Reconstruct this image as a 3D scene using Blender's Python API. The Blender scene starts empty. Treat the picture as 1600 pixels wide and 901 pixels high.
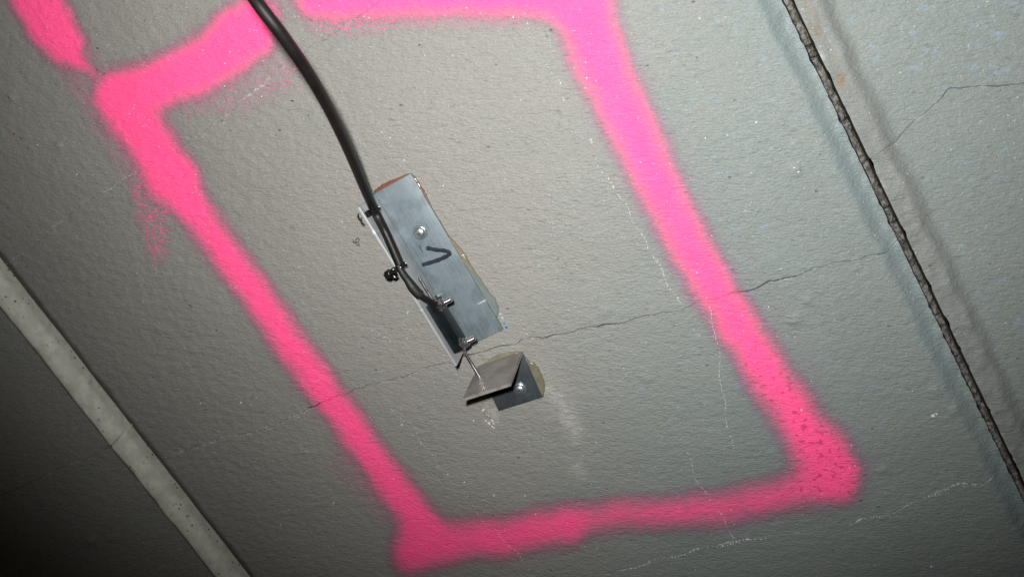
import bpy, bmesh, math, random
import numpy as np
from mathutils import Vector, Matrix

random.seed(7)
rng = np.random.default_rng(11)
scene = bpy.context.scene
COL = scene.collection

# ------------------------------------------------------------------ camera, light, exposure
F_PX = 1334.0                       # focal length for a frame 1600 wide
NAD = (1015.0, -68.0)               # where the perpendicular from the lens meets the wall, in the photograph
H = 0.60                            # metres from the lens to the wall
_n = np.array([(NAD[0] - 800) / F_PX, -(NAD[1] - 450.5) / F_PX, -1.0]); _n /= np.linalg.norm(_n)
_z = np.array([0, 1.0, 0]); _z = _z - _n * _n.dot(_z); _z /= np.linalg.norm(_z)
ROT = np.array([np.cross(_n, _z), _n, _z])      # rows: world axes in camera space
LENS = np.array([0.0, -H, 0.0])

def W(u, v, h=0.0):
    """wall point (x, -h, z) seen at a place of the photograph, h metres in front of the wall plane"""
    d = ROT @ np.array([(u - 800) / F_PX, -(v - 450.5) / F_PX, -1.0])
    return LENS + d * ((H - h) / d[1])

def project(p):
    c = (np.asarray(p) - LENS) @ ROT
    return 800 + F_PX * c[..., 0] / -c[..., 2], 450.5 - F_PX * c[..., 1] / -c[..., 2]

cam = bpy.data.cameras.new('camera')
cam.sensor_width = 36.0
cam.lens = F_PX / 1600 * 36.0
cam.clip_start = 0.01
cam.clip_end = 200
cam_ob = bpy.data.objects.new('camera', cam)
M = Matrix([[ROT[r][c] for c in range(3)] for r in range(3)]).to_4x4()
M.translation = Vector(LENS)
cam_ob.matrix_world = M
COL.objects.link(cam_ob)
scene.camera = cam_ob

world = bpy.data.worlds.new('World')
scene.world = world
world.use_nodes = True
wn = world.node_tree
sky = wn.nodes.new('ShaderNodeTexSky')
sky.sky_type = 'NISHITA'
sky.sun_disc = False
sky.sun_elevation = math.radians(12)
sky.sun_rotation = math.radians(200)
wn.links.new(sky.outputs[0], wn.nodes['Background'].inputs[0])
wn.nodes['Background'].inputs[1].default_value = 0.003

# the photographer's flash, a hand's breadth above and left of the lens: the one light of the photograph
FLASH_FOOT = W(966, -190)
FLASH_AIM = W(906, -75)
fl = bpy.data.lights.new('camera_flash', 'SPOT')
fl.energy = 38.5
fl.color = (1.0, 0.985, 0.95)
fl.shadow_soft_size = 0.010
fl.spot_size = math.radians(100)
fl.spot_blend = 0.94
fl_ob = bpy.data.objects.new('camera_flash', fl)
fl_ob.location = (FLASH_FOOT[0], -H - 0.01, FLASH_FOOT[2])
fl_ob.rotation_euler = (Vector(FLASH_AIM) - fl_ob.location).to_track_quat('-Z', 'Y').to_euler()
COL.objects.link(fl_ob)

scene.view_settings.view_transform = 'Standard'
scene.view_settings.look = 'None'
scene.view_settings.exposure = 0.0
scene.view_settings.gamma = 1.0

# ------------------------------------------------------------------ helpers
def tag(o, label, cat, group=None):
    o['label'] = label
    o['category'] = cat
    if group: o['group'] = group
    return o

def link(name, me, mat=None, parent=None):
    o = bpy.data.objects.new(name, me)
    if mat is not None: me.materials.append(mat)
    COL.objects.link(o)
    if parent is not None:
        o.parent = parent
        o.matrix_parent_inverse = Matrix.Translation(parent.location).inverted()
    return o

def empty(name, loc):
    o = bpy.data.objects.new(name, None)
    o.location = Vector(loc)
    o.empty_display_size = 0.02
    COL.objects.link(o)
    return o

def from_bm(name, bm, mat, parent=None, smooth=True, sharp=35):
    bmesh.ops.recalc_face_normals(bm, faces=bm.faces)
    for f in bm.faces: f.smooth = smooth
    for e in bm.edges:
        if len(e.link_faces) == 2 and e.calc_face_angle(0) > math.radians(sharp): e.smooth = False
    me = bpy.data.meshes.new(name)
    bm.to_mesh(me); bm.free()
    return link(name, me, mat, parent)

def hashgrid(ix, iy, seed):
    n = (ix.astype(np.int64) * 374761393 + iy.astype(np.int64) * 668265263 + seed * 974711) & 0x7fffffff
    n = ((n ^ (n >> 13)) * 1274126177) & 0x7fffffff
    n = n ^ (n >> 16)
    return (n & 0xffff) / 65535.0

def vnoise(x, y, seed=0):
    """gradient noise, about -1 .. 1"""
    ix, iy = np.floor(x), np.floor(y)
    fx, fy = x - ix, y - iy
    ix, iy = ix.astype(np.int64), iy.astype(np.int64)
    u, v = fx ** 3 * (fx * (fx * 6 - 15) + 10), fy ** 3 * (fy * (fy * 6 - 15) + 10)
    def g(dx, dy):
        a = hashgrid(ix + dx, iy + dy, seed) * 2 * math.pi
        return np.cos(a) * (fx - dx) + np.sin(a) * (fy - dy)
    return 1.5 * ((g(0, 0) * (1 - u) + g(1, 0) * u) * (1 - v) + (g(0, 1) * (1 - u) + g(1, 1) * u) * v)

def fbm(x, y, seed=0, octaves=3):
    s, a = 0, 1.0
    for k in range(octaves):
        s = s + a * vnoise(x * 2 ** k, y * 2 ** k, seed + 17 * k)
        a *= 0.5
    return s

def sstep(a, b, x):
    t = np.clip((x - a) / (b - a), 0, 1)
    return t * t * (3 - 2 * t)

# ------------------------------------------------------------------ materials
def new_mat(name):
    m = bpy.data.materials.new(name)
    m.use_nodes = True
    nt = m.node_tree
    return m, nt, nt.nodes['Principled BSDF']

class NB:
    """small node builder"""
    def __init__(self, nt): self.nt = nt; self.co = None
    def new(self, t, **kw):
        n = self.nt.nodes.new(t)
        for k, v in kw.items(): setattr(n, k, v)
        return n
    def put(self, n, i, v):
        if hasattr(v, 'is_output'): self.nt.links.new(v, n.inputs[i])
        else: n.inputs[i].default_value = v
    def coord(self):
        if self.co is None: self.co = self.new('ShaderNodeTexCoord').outputs['Object']
        return self.co
    def mapped(self, scale=(1, 1, 1), rot=(0, 0, 0)):
        n = self.new('ShaderNodeMapping')
        self.put(n, 'Vector', self.coord()); n.inputs['Scale'].default_value = scale; n.inputs['Rotation'].default_value = rot
        return n.outputs[0]
    def noise(self, scale, detail=2.0, rough=0.5, vec=None, dist=0.0):
        n = self.new('ShaderNodeTexNoise')
        self.put(n, 'Vector', vec if vec is not None else self.coord())
        n.inputs['Scale'].default_value = scale; n.inputs['Detail'].default_value = detail
        n.inputs['Roughness'].default_value = rough; n.inputs['Distortion'].default_value = dist
        return n.outputs['Fac']
    def voro(self, scale, vec=None, feature='F1', rand=1.0):
        n = self.new('ShaderNodeTexVoronoi', feature=feature)
        self.put(n, 'Vector', vec if vec is not None else self.coord())
        n.inputs['Scale'].default_value = scale
        n.inputs['Randomness'].default_value = rand
        return n
    def math(self, op, a, b=0.0, c=0.0, clamp=False):
        n = self.new('ShaderNodeMath', operation=op, use_clamp=clamp)
        self.put(n, 0, a); self.put(n, 1, b); self.put(n, 2, c)
        return n.outputs[0]
    def step(self, x, a, b, lo=0.0, hi=1.0):
        n = self.new('ShaderNodeMapRange', interpolation_type='SMOOTHSTEP')
        self.put(n, 'Value', x)
        n.inputs['From Min'].default_value = a; n.inputs['From Max'].default_value = b
        n.inputs['To Min'].default_value = lo; n.inputs['To Max'].default_value = hi
        return n.outputs[0]
    def mix(self, fac, a, b, mode='MIX'):
        n = self.new('ShaderNodeMix', data_type='RGBA', blend_type=mode)
        self.put(n, 0, fac)
        for i, v in ((6, a), (7, b)):
            if isinstance(v, tuple) and len(v) == 3: v = v + (1.0,)
            self.put(n, i, v)
        return n.outputs[2]
    def attr(self, name):
        return self.new('ShaderNodeAttribute', attribute_name=name).outputs['Fac']
    def bump(self, height, strength, dist, normal=None):
        n = self.new('ShaderNodeBump')
        n.inputs['Strength'].default_value = strength; n.inputs['Distance'].default_value = dist
        self.put(n, 'Height', height)
        if normal is not None: self.put(n, 'Normal', normal)
        return n.outputs[0]

def wall_material():
    m, nt, bs = new_mat('painted_concrete')
    b = NB(nt)
    stretched = b.mapped((0.42, 1, 1.25), (0, math.radians(-4), 0))
    big = b.noise(7, 3)
    fine = b.noise(900, 2, 0.6)
    mid = b.noise(330, 3, 0.6, stretched)
    blotch = b.noise(42, 4, 0.65, stretched)
    warm = b.mix(big, (0.190, 0.185, 0.171), (0.214, 0.208, 0.192))
    cool = b.mix(big, (0.152, 0.179, 0.174), (0.174, 0.200, 0.193))
    tint = b.attr('tint')
    t2 = b.math('ADD', tint, b.math('MULTIPLY', b.math('SUBTRACT', blotch, 0.5), 0.9), clamp=True)
    c = b.mix(t2, warm, cool)
    # grain of the roller coat
    c = b.mix(b.step(mid, 0.28, 0.42, 0.5, 0), c, (0.10, 0.10, 0.092))
    c = b.mix(b.step(fine, 0.60, 0.72, 0, 0.25), c, (0.33, 0.33, 0.315))
    # worn flecks of the older blue coat
    fl1 = b.step(b.noise(120, 4, 0.65, b.mapped((0.65, 1, 1.2))), 0.58, 0.72)
    fleck = b.math('MULTIPLY', fl1, b.math('ADD', b.math('MULTIPLY', tint, 0.55), 0.22))
    c = b.mix(fleck, c, (0.185, 0.245, 0.295))
    # joint-side coat: bluish and wetter; grey sealant
    c = b.mix(b.math('MULTIPLY', b.attr('wet'), 0.75), c, (0.150, 0.195, 0.205))
    c = b.mix(b.math('MULTIPLY', b.attr('sealant'), 0.8), c, b.mix(blotch, (0.120, 0.124, 0.118), (0.195, 0.198, 0.190)))
    rust = b.math('MULTIPLY', b.attr('rust'), b.step(b.noise(110, 3, 0.6), 0.42, 0.6), clamp=True)
    c = b.mix(rust, c, (0.17, 0.115, 0.060))
    # dark pinholes
    ph = b.voro(115, b.mapped((0.6, 1, 1.1)))
    pin = b.math('MULTIPLY', b.step(ph.outputs['Distance'], 0.055, 0.11, 1, 0), b.step(b.noise(60, 2), 0.5, 0.62))
    c = b.mix(b.math('MULTIPLY', pin, 0.75), c, (0.055, 0.052, 0.048))
    # chalky smears and rubbed crack lips
    chalk = b.math('MULTIPLY', b.attr('chalk'), b.step(b.noise(260, 3, 0.6), 0.36, 0.60), clamp=True)
    c = b.mix(chalk, c, (0.62, 0.61, 0.58))
    sm = b.math('MULTIPLY', b.attr('smear'), b.step(b.noise(170, 4, 0.7), 0.22, 0.75), clamp=True)
    c = b.mix(b.math('MULTIPLY', sm, 0.6), c, (0.42, 0.41, 0.385))
    c = b.mix(b.math('MULTIPLY', b.attr('crack_dark'), 0.9), c, (0.018, 0.016, 0.014))  # soiled crack fill, with the shade of its depth put into the colour
    # red specks thrown by the can
    wv = b.new('ShaderNodeVectorMath', operation='ADD')
    wn_ = b.new('ShaderNodeVectorMath', operation='SCALE'); nz_ = b.new('ShaderNodeTexNoise'); nz_.inputs['Scale'].default_value = 500; b.put(nz_, 'Vector', b.coord())
    b.put(wn_, 0, nz_.outputs['Color']); wn_.inputs['Scale'].default_value = 0.0018
    b.put(wv, 0, b.mapped((0.7, 1, 1.2))); b.put(wv, 1, wn_.outputs[0])
    sp = b.voro(235, wv.outputs[0])
    hasp = b.step(sp.outputs['Color'], 0.50, 0.60)
    speck = b.math('MULTIPLY', b.step(sp.outputs['Distance'], 0.10, 0.24, 1, 0), hasp)
    speck = b.math('MULTIPLY', speck, b.attr('speck'), clamp=True)
    c = b.mix(speck, c, (0.17, 0.012, 0.018))
    # the sprayed line: coverage frays into droplets at its edge
    p = b.attr('paint')
    fray = b.math('MULTIPLY', b.math('SUBTRACT', b.noise(620, 3, 0.7, stretched), 0.5), 0.55)
    edge = b.math('MULTIPLY', b.math('MULTIPLY', p, b.math('SUBTRACT', 1.0, p)), 4.0)
    cov = b.math('ADD', p, b.math('MULTIPLY', fray, edge), clamp=True)
    over = b.math('MULTIPLY', b.step(b.noise(850, 3, 0.7, stretched), 0.47, 0.66), b.attr('overspray'), clamp=True)
    cov = b.math('MAXIMUM', cov, b.math('MULTIPLY', over, 0.85))
    pits = b.step(b.noise(210, 2, 0.6, b.mapped((0.75, 1, 1.1))), 0.57, 0.63, 0, 1)
    pits = b.math('MULTIPLY', pits, b.attr('blister'), clamp=True)
    pv = b.math('MULTIPLY', b.step(b.voro(230, b.mapped((0.8, 1, 1.2))).outputs['Distance'], 0.08, 0.17, 1, 0), b.step(b.noise(70, 2), 0.46, 0.54))
    pink = b.mix(b.noise(60, 3), (0.98, 0.070, 0.245), (0.98, 0.090, 0.290))
    pink = b.mix(b.math('MULTIPLY', pits, 0.85), pink, (0.60, 0.030, 0.130))
    pink = b.mix(b.math('MULTIPLY', pv, 0.45), pink, (0.36, 0.016, 0.06))
    veil = b.mix(1.0, c, (1.0, 0.68, 0.90), 'MULTIPLY')
    c = b.mix(b.step(cov, 0.0, 0.22), c, veil)
    c = b.mix(b.step(cov, 0.06, 0.92), c, pink)
    nt.links.new(c, bs.inputs['Base Color'])
    r = b.step(mid, 0.3, 0.7, 0.60, 0.44)
    r = b.math('SUBTRACT', r, b.math('MULTIPLY', b.attr('wet'), 0.12))
    r = b.math('ADD', r, b.math('MULTIPLY', cov, 0.2), clamp=True)
    nt.links.new(r, bs.inputs['Roughness'])
    bs.inputs['Specular IOR Level'].default_value = 0.45
    bmp = b.bump(b.noise(230, 2, 0.6, b.mapped((0.62, 1, 1.1))), 0.6, 0.0011)
    bmp = b.bump(b.noise(560, 3, 0.7, stretched), 1.0, 0.0011, bmp)
    bmp = b.bump(fine, 0.45, 0.0004, bmp)
    c = b.mix(b.step(b.noise(760, 1, 0.5, b.mapped((0.7, 1, 1))), 0.74, 0.78, 0, 0.7), c, (0.55, 0.55, 0.54))  # tiny glints of the stipple put into the colour as pale flecks
    nt.links.new(c, bs.inputs['Base Color'])
    bmp = b.bump(b.math('MULTIPLY', pin, -1.0), 0.6, 0.0006, bmp)
    nt.links.new(bmp, bs.inputs['Normal'])
    return m

def simple(name, col, rough=0.5, metal=0.0, spec=0.5, col2=None, nscale=60, bump=0.0, bscale=400, bdist=0.0004, map_scale=None, rough2=None, rot=(0, 0, 0)):
    m, nt, bs = new_mat(name)
    b = NB(nt)
    vec = b.mapped(map_scale, rot) if map_scale else None
    nz = b.noise(nscale, 4, 0.6, vec)
    nt.links.new(b.mix(b.step(nz, 0.3, 0.7), col, col2 or tuple(v * 0.8 for v in col)), bs.inputs['Base Color'])
    if rough2 is not None: nt.links.new(b.step(nz, 0.3, 0.7, rough, rough2), bs.inputs['Roughness'])
    else: bs.inputs['Roughness'].default_value = rough
    bs.inputs['Metallic'].default_value = metal
    bs.inputs['Specular IOR Level'].default_value = spec
    if bump: nt.links.new(b.bump(b.noise(bscale, 3, 0.6, vec), bump, bdist), bs.inputs['Normal'])
    return m

def aluminium(name, col, col2, metal, rough, scratch=0.5):
    m, nt, bs = new_mat(name)
    b = NB(nt)
    turned = b.mapped((1, 1, 1), (0, math.radians(26.2), 0))
    def along(sc, rot=0.0):
        n = b.new('ShaderNodeMapping'); b.put(n, 'Vector', turned)
        n.inputs['Scale'].default_value = sc; n.inputs['Rotation'].default_value = (0, rot, 0)
        return n.outputs[0]
    grain = along((1, 1, 0.07))
    cross = along((0.10, 1, 1))
    brushed = b.noise(900, 3, 0.6, grain)
    cloud = b.noise(55, 4, 0.6)
    c = b.mix(b.step(cloud, 0.38, 0.62), col, col2)
    c = b.mix(b.step(b.noise(130, 5, 0.7, along((1, 1, 0.45))), 0.52, 0.70, 0, 0.4), c, tuple(min(1, v * 1.3) for v in col))
    c = b.mix(b.step(b.noise(75, 3, 0.6), 0.58, 0.7, 0, 0.35), c, tuple(v * 0.62 for v in col2))
    c = b.mix(b.step(brushed, 0.35, 0.7, 0.0, 0.3), c, tuple(min(1, v * 1.35) for v in col))
    scr = b.math('MULTIPLY', b.step(b.noise(260, 1, 0.4, cross), 0.68, 0.74), b.step(b.noise(40, 1), 0.5, 0.6))
    c = b.mix(b.math('MULTIPLY', scr, scratch), c, (0.62, 0.66, 0.68))
    nt.links.new(c, bs.inputs['Base Color'])
    bs.inputs['Metallic'].default_value = metal
    nt.links.new(b.step(cloud, 0.3, 0.7, rough, rough + 0.14), bs.inputs['Roughness'])
    nt.links.new(b.bump(brushed, 0.12, 0.0002), bs.inputs['Normal'])
    return m

MAT_WALL = wall_material()
MAT_ALU = aluminium('milled_aluminium', (0.165, 0.200, 0.222), (0.100, 0.130, 0.150), 0.35, 0.40)
MAT_ALU_EDGE = aluminium('sawn_aluminium', (0.34, 0.36, 0.37), (0.27, 0.29, 0.30), 0.35, 0.42)
MAT_ALU_SHADE = aluminium('shaded_aluminium', (0.055, 0.068, 0.076), (0.030, 0.038, 0.044), 0.35, 0.34, 0.12)  # base plate copy, the darkness it mirrors put into the colour
MAT_ALU_LIT = aluminium('lit_aluminium', (0.27, 0.250, 0.238), (0.175, 0.163, 0.158), 0.30, 0.36, 0.1)  # flange copy, brightness of facing the flash put into the colour
MAT_STEEL = simple('bright_steel', (0.60, 0.58, 0.60), 0.22, 1.0, col2=(0.46, 0.45, 0.48), nscale=300, rough2=0.34)
MAT_ZINC = simple('zinc_plate', (0.60, 0.64, 0.68), 0.24, 0.9, col2=(0.40, 0.44, 0.48), nscale=260, rough2=0.36)
MAT_CABLE = simple('black_rubber', (0.0045, 0.0038, 0.0038), 0.40, 0.0, 0.32, col2=(0.0075, 0.006, 0.006), nscale=90, bump=0.25, bscale=700, bdist=0.0002, rough2=0.47)
MAT_SLEEVE = simple('shrink_sleeve', (0.008, 0.009, 0.009), 0.55, 0.0, 0.35, nscale=200, bump=0.4, bscale=500)
MAT_TIE = simple('black_nylon', (0.007, 0.007, 0.008), 0.22, 0.0, 0.5, nscale=200)
MAT_BODY = simple('sensor_plastic', (0.003, 0.0045, 0.006), 0.26, 0.0, 0.4, col2=(0.006, 0.009, 0.011), nscale=160, bump=0.1, bscale=600)
MAT_INK = simple('marker_ink', (0.008, 0.011, 0.018), 0.6, 0.0, 0.2, nscale=500, col2=(0.022, 0.027, 0.036))
MAT_BEAD = None

# ------------------------------------------------------------------ the concrete surfaces
SEAM = np.array([0.4675, 0, -0.8840])           # direction of the two joints, down the wall
ACROSS = np.array([0.8840, 0, 0.4675])          # across them, to the right
O_R = W(1224, 0)                                # a point on the left lip of the right-hand joint
O_L = W(0, 410)                                 # on the left-hand joint
P_R, P_L = O_R @ ACROSS, O_L @ ACROSS

def pq(pts):
    a = np.array([W(*p) for p in pts])
    return np.stack([a @ ACROSS, a @ SEAM], 1)

def jitter(poly, step, amp, seed):
    """a polyline (pixels) as (p, q) resampled finely with a crack's crookedness; p ascending"""
    c = pq(poly); c = c[np.argsort(c[:, 0])]
    p = np.arange(c[0, 0], c[-1, 0], step)
    q = np.interp(p, c[:, 0], c[:, 1])
    q = q + amp * fbm(p / 0.016, p * 0 + 3.3, seed, 3) + 0.38 * amp * fbm(p / 0.0045, p * 0 + 8.3, seed + 9, 2)
    return p, q

MAIN_CRACK = [(100, 760), (245, 720), (330, 690), (420, 668), (510, 626), (565, 606), (625, 590), (665, 575), (688, 566), (712, 569), (727, 555), (748, 549), (762, 546), (783, 540),
              (808, 537), (828, 527), (850, 528), (900, 516), (935, 511), (980, 500), (1010, 493), (1060, 486), (1103, 467), (1145, 460), (1190, 446), (1230, 434), (1262, 422), (1310, 409), (1340, 406), (1385, 395), (1404, 377)]
LOW_CRACK = [(760, 930), (900, 905), (985, 888), (1100, 855), (1200, 838), (1260, 832), (1320, 818), (1385, 803), (1450, 775), (1480, 760), (1530, 756), (1550, 745), (1570, 725)]
TOP_CRACK = [(-120, 500), (15, 418), (80, 360), (130, 315), (165, 298), (215, 272), (262, 240), (310, 215), (385, 154), (440, 108), (480, 78), (540, 40)]
RIGHT_CRACK = [(1300, 290), (1366, 242), (1392, 228), (1400, 225), (1425, 200), (1450, 178), (1470, 160), (1487, 140), (1520, 138), (1565, 136), (1600, 134), (1680, 128)]
LEFT_CRACK = [(-60, 770), (0, 755), (60, 738), (105, 718), (140, 708), (170, 697), (190, 681), (201, 668)]
LAST_CRACK = [(1380, 930), (1520, 897), (1560, 888), (1600, 884), (1640, 870)]

def seg_dist(u, v, pts):
    """distance to a polyline with a radius at each point (u, v, r): returns dist - radius and the end-weighted radius"""
    best = np.full(u.shape, 1e9)
    for (x0, y0, r0), (x1, y1, r1) in zip(pts[:-1], pts[1:]):
        dx, dy = x1 - x0, y1 - y0
        t = np.clip(((u - x0) * dx + (v - y0) * dy) / (dx * dx + dy * dy), 0, 1)
        d = np.hypot(u - x0 - t * dx, v - y0 - t * dy) - (r0 + (r1 - r0) * t)
        best = np.minimum(best, d)
    return best

# stroke: points (x, y, half width), softness, strength
STROKES = [
    ([(40, -60, 34), (58, 0, 34), (80, 40, 32), (100, 70, 26), (124, 96, 6), (146, 114, -5)], 11, 1.0),
    ([(192, 148, 30), (250, 132, 31), (300, 110, 34), (350, 80, 36), (382, 52, 38), (396, 34, 31)], 15, 1.0),
    ([(185, 150, 24), (205, 185, 29), (240, 228, 30), (268, 280, 29)], 14, 1.0),
    ([(268, 280, 27), (330, 365, 21), (400, 458, 21), (470, 560, 22), (540, 655, 21), (600, 740, 22), (662, 822, 23)], 13, 0.97),
    ([(500, -14, 34), (540, -10, 34), (600, -12, 30), (720, -18, 32), (860, -10, 30), (905, 0, 36)], 14, 1.0),
    ([(905, -10, 38), (933, 80, 35), (978, 180, 30), (1028, 285, 27), (1083, 395, 25), (1128, 470, 23), (1185, 560, 25), (1240, 645, 28), (1288, 715, 37), (1300, 742, 36)], 18, 0.97),
    ([(1300, 745, 26), (1240, 768, 20), (1160, 788, 20), (1080, 798, 18), (980, 803, 17), (880, 815, 18), (760, 838, 18), (660, 850, 20)], 16, 0.66),
    ([(885, 828, 20), (800, 840, 20), (700, 848, 21), (645, 858, 26)], 14, 0.50),
    ([(650, 860, 24), (662, 835, 22)], 15, 0.6),
]
def paint_fields(u, v):
    wob = 4.0 * vnoise(u / 48, v / 48, 5) + 1.2 * vnoise(u / 14, v / 14, 6)
    keep = np.ones(u.shape)
    dens = 1 - 0.16 * np.clip(fbm(u / 60, v / 60, 7), -0.2, 1)
    for pts, soft, st in STROKES:
        st = st * dens; soft = soft * 1.12; thin = 4 if pts[0][1] >= 270 and pts[0][1] < 700 or pts[0][0] == 905 else 1; pts = [(x, y, rr - (thin if rr > 15 else 0)) for x, y, rr in pts]
        d = seg_dist(u, v, pts) + wob
        keep *= 1 - st * (1 - sstep(-soft * 1.55, soft * 1.6, d))
        keep *= 1 - 0.15 * st * (1 - sstep(-soft, soft * 3.0, d))
    paint = 1 - keep
    ov = 0.9 * (1 - sstep(5, 42, np.hypot((u - 245) * 1.3, (v - 330) * 0.55)))
    ov = np.maximum(ov, 1.0 * (1 - sstep(-4, 22, seg_dist(u, v, [(222, 285, 12), (238, 330, 18), (246, 395, 6)]))))
    ov = np.maximum(ov, 0.48 * (1 - sstep(0, 44, seg_dist(u, v, [(300, 155, 8), (370, 145, 14), (440, 110, 12)]))))
    ov = np.maximum(ov, 0.7 * (1 - sstep(0, 30, seg_dist(u, v, [(500, 30, 10), (560, 35, 6), (640, 22, 8), (800, 20, 8)]))))
    ov = np.maximum(ov, 0.55 * (1 - sstep(0, 34, seg_dist(u, v, [(110, 75, 20), (165, 180, 14), (215, 260, 12)]))))
    ov = np.maximum(ov, 0.16 * (1 - sstep(0, 30, seg_dist(u, v, [(960, 60, 20), (1100, 330, 24), (1230, 560, 30), (1345, 760, 18)]))))
    ov = np.maximum(ov, 0.5 * (1 - sstep(0, 26, seg_dist(u, v, [(540, 720, 8), (600, 800, 8)]))))
    return paint, ov

LUMPS = [(162, 822, 9, .0022), (1243, 265, 13, .0018), (1240, 500, 14, .0014), (945, 488, 12, .0010), (18, 152, 11, .0016), (90, 226, 9, .0012),
         (1380, 735, 10, .0010), (1462, 610, 11, .0012), (1262, 470, 9, .001), (1490, 640, 10, .001), (60, 640, 8, .0008), (190, 822, 8, .001), (870, 178, 6, -.0012), (1010, 590, 9, .0008),
         (1180, 600, 9, -.0008), (250, 515, 9, .0012), (300, 548, 8, .001), (470, 705, 9, .0008), (1080, 455, 8, .0007)]

def build_sheet(p, q, hfun, name, paint=False, crack_rows=None):
    """grid of (p, q) arrays -> vertices, faces and attributes"""
    n, m = p.shape
    x = p[..., None] * ACROSS + q[..., None] * SEAM
    u, v = project(x)
    u = np.clip(np.nan_to_num(u), -3000, 4600); v = np.clip(np.nan_to_num(v), -3000, 4600)
    h, attrs = hfun(p, q, u, v)
    for cx, cy, r, a in LUMPS:
        d = np.hypot(u - cx, (v - cy) * 1.15) / r
        h = h + a * np.exp(-d * d * 1.6) * (1 + 0.5 * vnoise(u / 5, v / 5, 9))
    x[..., 1] = -h
    verts = x.reshape(-1, 3)
    idx = np.arange(n * m).reshape(n, m)
    faces = np.stack([idx[:-1, :-1], idx[:-1, 1:], idx[1:, 1:], idx[1:, :-1]], -1).reshape(-1, 4)
    return verts, faces, {k: a.reshape(-1) for k, a in attrs.items()}

def vertex_normals(verts, faces):
    a, b, c, d = (verts[faces[:, k]] for k in range(4))
    fn = np.cross(c - a, d - b)
    vn = np.zeros_like(verts)
    for k in range(4):
        for ax in range(3): vn[:, ax] += np.bincount(faces[:, k], fn[:, ax], len(verts))
    vn /= np.maximum(np.linalg.norm(vn, axis=1, keepdims=True), 1e-12)
    if vn[:, 1].mean() > 0: return -vn, faces[:, ::-1]
    return vn, faces

def mesh_from(name, verts, faces, attrs, mat, parent=None, normals=None):
    used = np.unique(faces)
    remap = np.full(len(verts), -1); remap[used] = np.arange(len(used))
    f = remap[faces]; vv = verts[used]
    me = bpy.data.meshes.new(name)
    me.vertices.add(len(vv)); me.vertices.foreach_set('co', vv.astype(np.float32).ravel())
    me.loops.add(f.size); me.loops.foreach_set('vertex_index', f.astype(np.int32).ravel())
    me.polygons.add(len(f)); me.polygons.foreach_set('loop_start', np.arange(0, f.size, 4, dtype=np.int32))
    me.update(calc_edges=True)
    me.polygons.foreach_set('use_smooth', np.ones(len(f), bool))
    for k, a in attrs.items():
        at = me.attributes.new(k, 'FLOAT', 'POINT')
        at.data.foreach_set('value', a[used].astype(np.float32))
    if normals is not None: me.normals_split_custom_set_from_vertices(normals[used].astype(np.float32))
    me.validate()
    return link(name, me, mat, parent)

def spaced(lo, hi, flo, fhi, fine, coarse):
    """coordinates: fine between flo and fhi, coarse outside"""
    a = [np.arange(flo, fhi, fine)]
    if lo < flo: a.insert(0, np.arange(lo, flo, coarse))
    if hi > fhi: a.append(np.arange(fhi, hi + coarse * 0.5, coarse))
    return np.unique(np.round(np.concatenate(a), 6))

def common_attrs(u, v):
    z = np.zeros(u.shape)
    return dict(crack_dark=z.copy(), tint=z.copy(), wet=z.copy(), sealant=z.copy(), rust=z.copy(), chalk=z.copy(), smear=z.copy(), speck=z.copy(), paint=z.copy(), overspray=z.copy(), blister=z.copy())

def relief(p, q, u, amp_left=1.0):
    x = p * ACROSS[0] + q * SEAM[0]; z = p * ACROSS[2] + q * SEAM[2]
    peel = fbm(x / 0.0085, z / 0.0062, 21, 2)
    roll = fbm(x / 0.018, z / 0.006, 31, 2)
    broad = fbm(x / 0.10, z / 0.08, 41, 2)
    left = sstep(750, 150, u)
    return 0.00010 * roll * (1 - 0.6 * left) + 0.00042 * peel * (0.34 + 0.62 * left) * amp_left + 0.0009 * broad

def crack_cut(h, chalk, crack_dark, p, q, curve, half, depth, chalk_amt, seed, lo=-9, hi=9):
    """carve a V along q = curve(p); half width and depth vary; lips chalky"""
    d = np.abs(q - curve)
    vary = np.clip(0.62 + 0.75 * fbm(p / 0.03, p * 0 + 1.7, seed, 3), 0.08, 1.4) * sstep(lo, lo + 0.02, p) * (1 - sstep(hi - 0.02, hi, p))
    w = half * vary
    cut = np.clip(1 - d / np.maximum(w, 1e-6), 0, 1)
    h = h - depth * np.minimum(vary, 1) * cut
    lip = np.exp(-((d - w) / 0.00045) ** 2)
    on = sstep(0.1, 0.5, fbm(p / 0.012, p * 0 + 7.7, seed + 3, 3) + 0.05)
    chalk = np.maximum(chalk, chalk_amt * lip * on * sstep(lo, lo + 0.02, p) * (1 - sstep(hi - 0.02, hi, p)) * (1 - cut))
    crack_dark = np.maximum(crack_dark, np.clip(cut * 1.6, 0, 1) * np.minimum(half / 0.0005, 1) ** 2)
    return h, chalk, crack_dark

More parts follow.
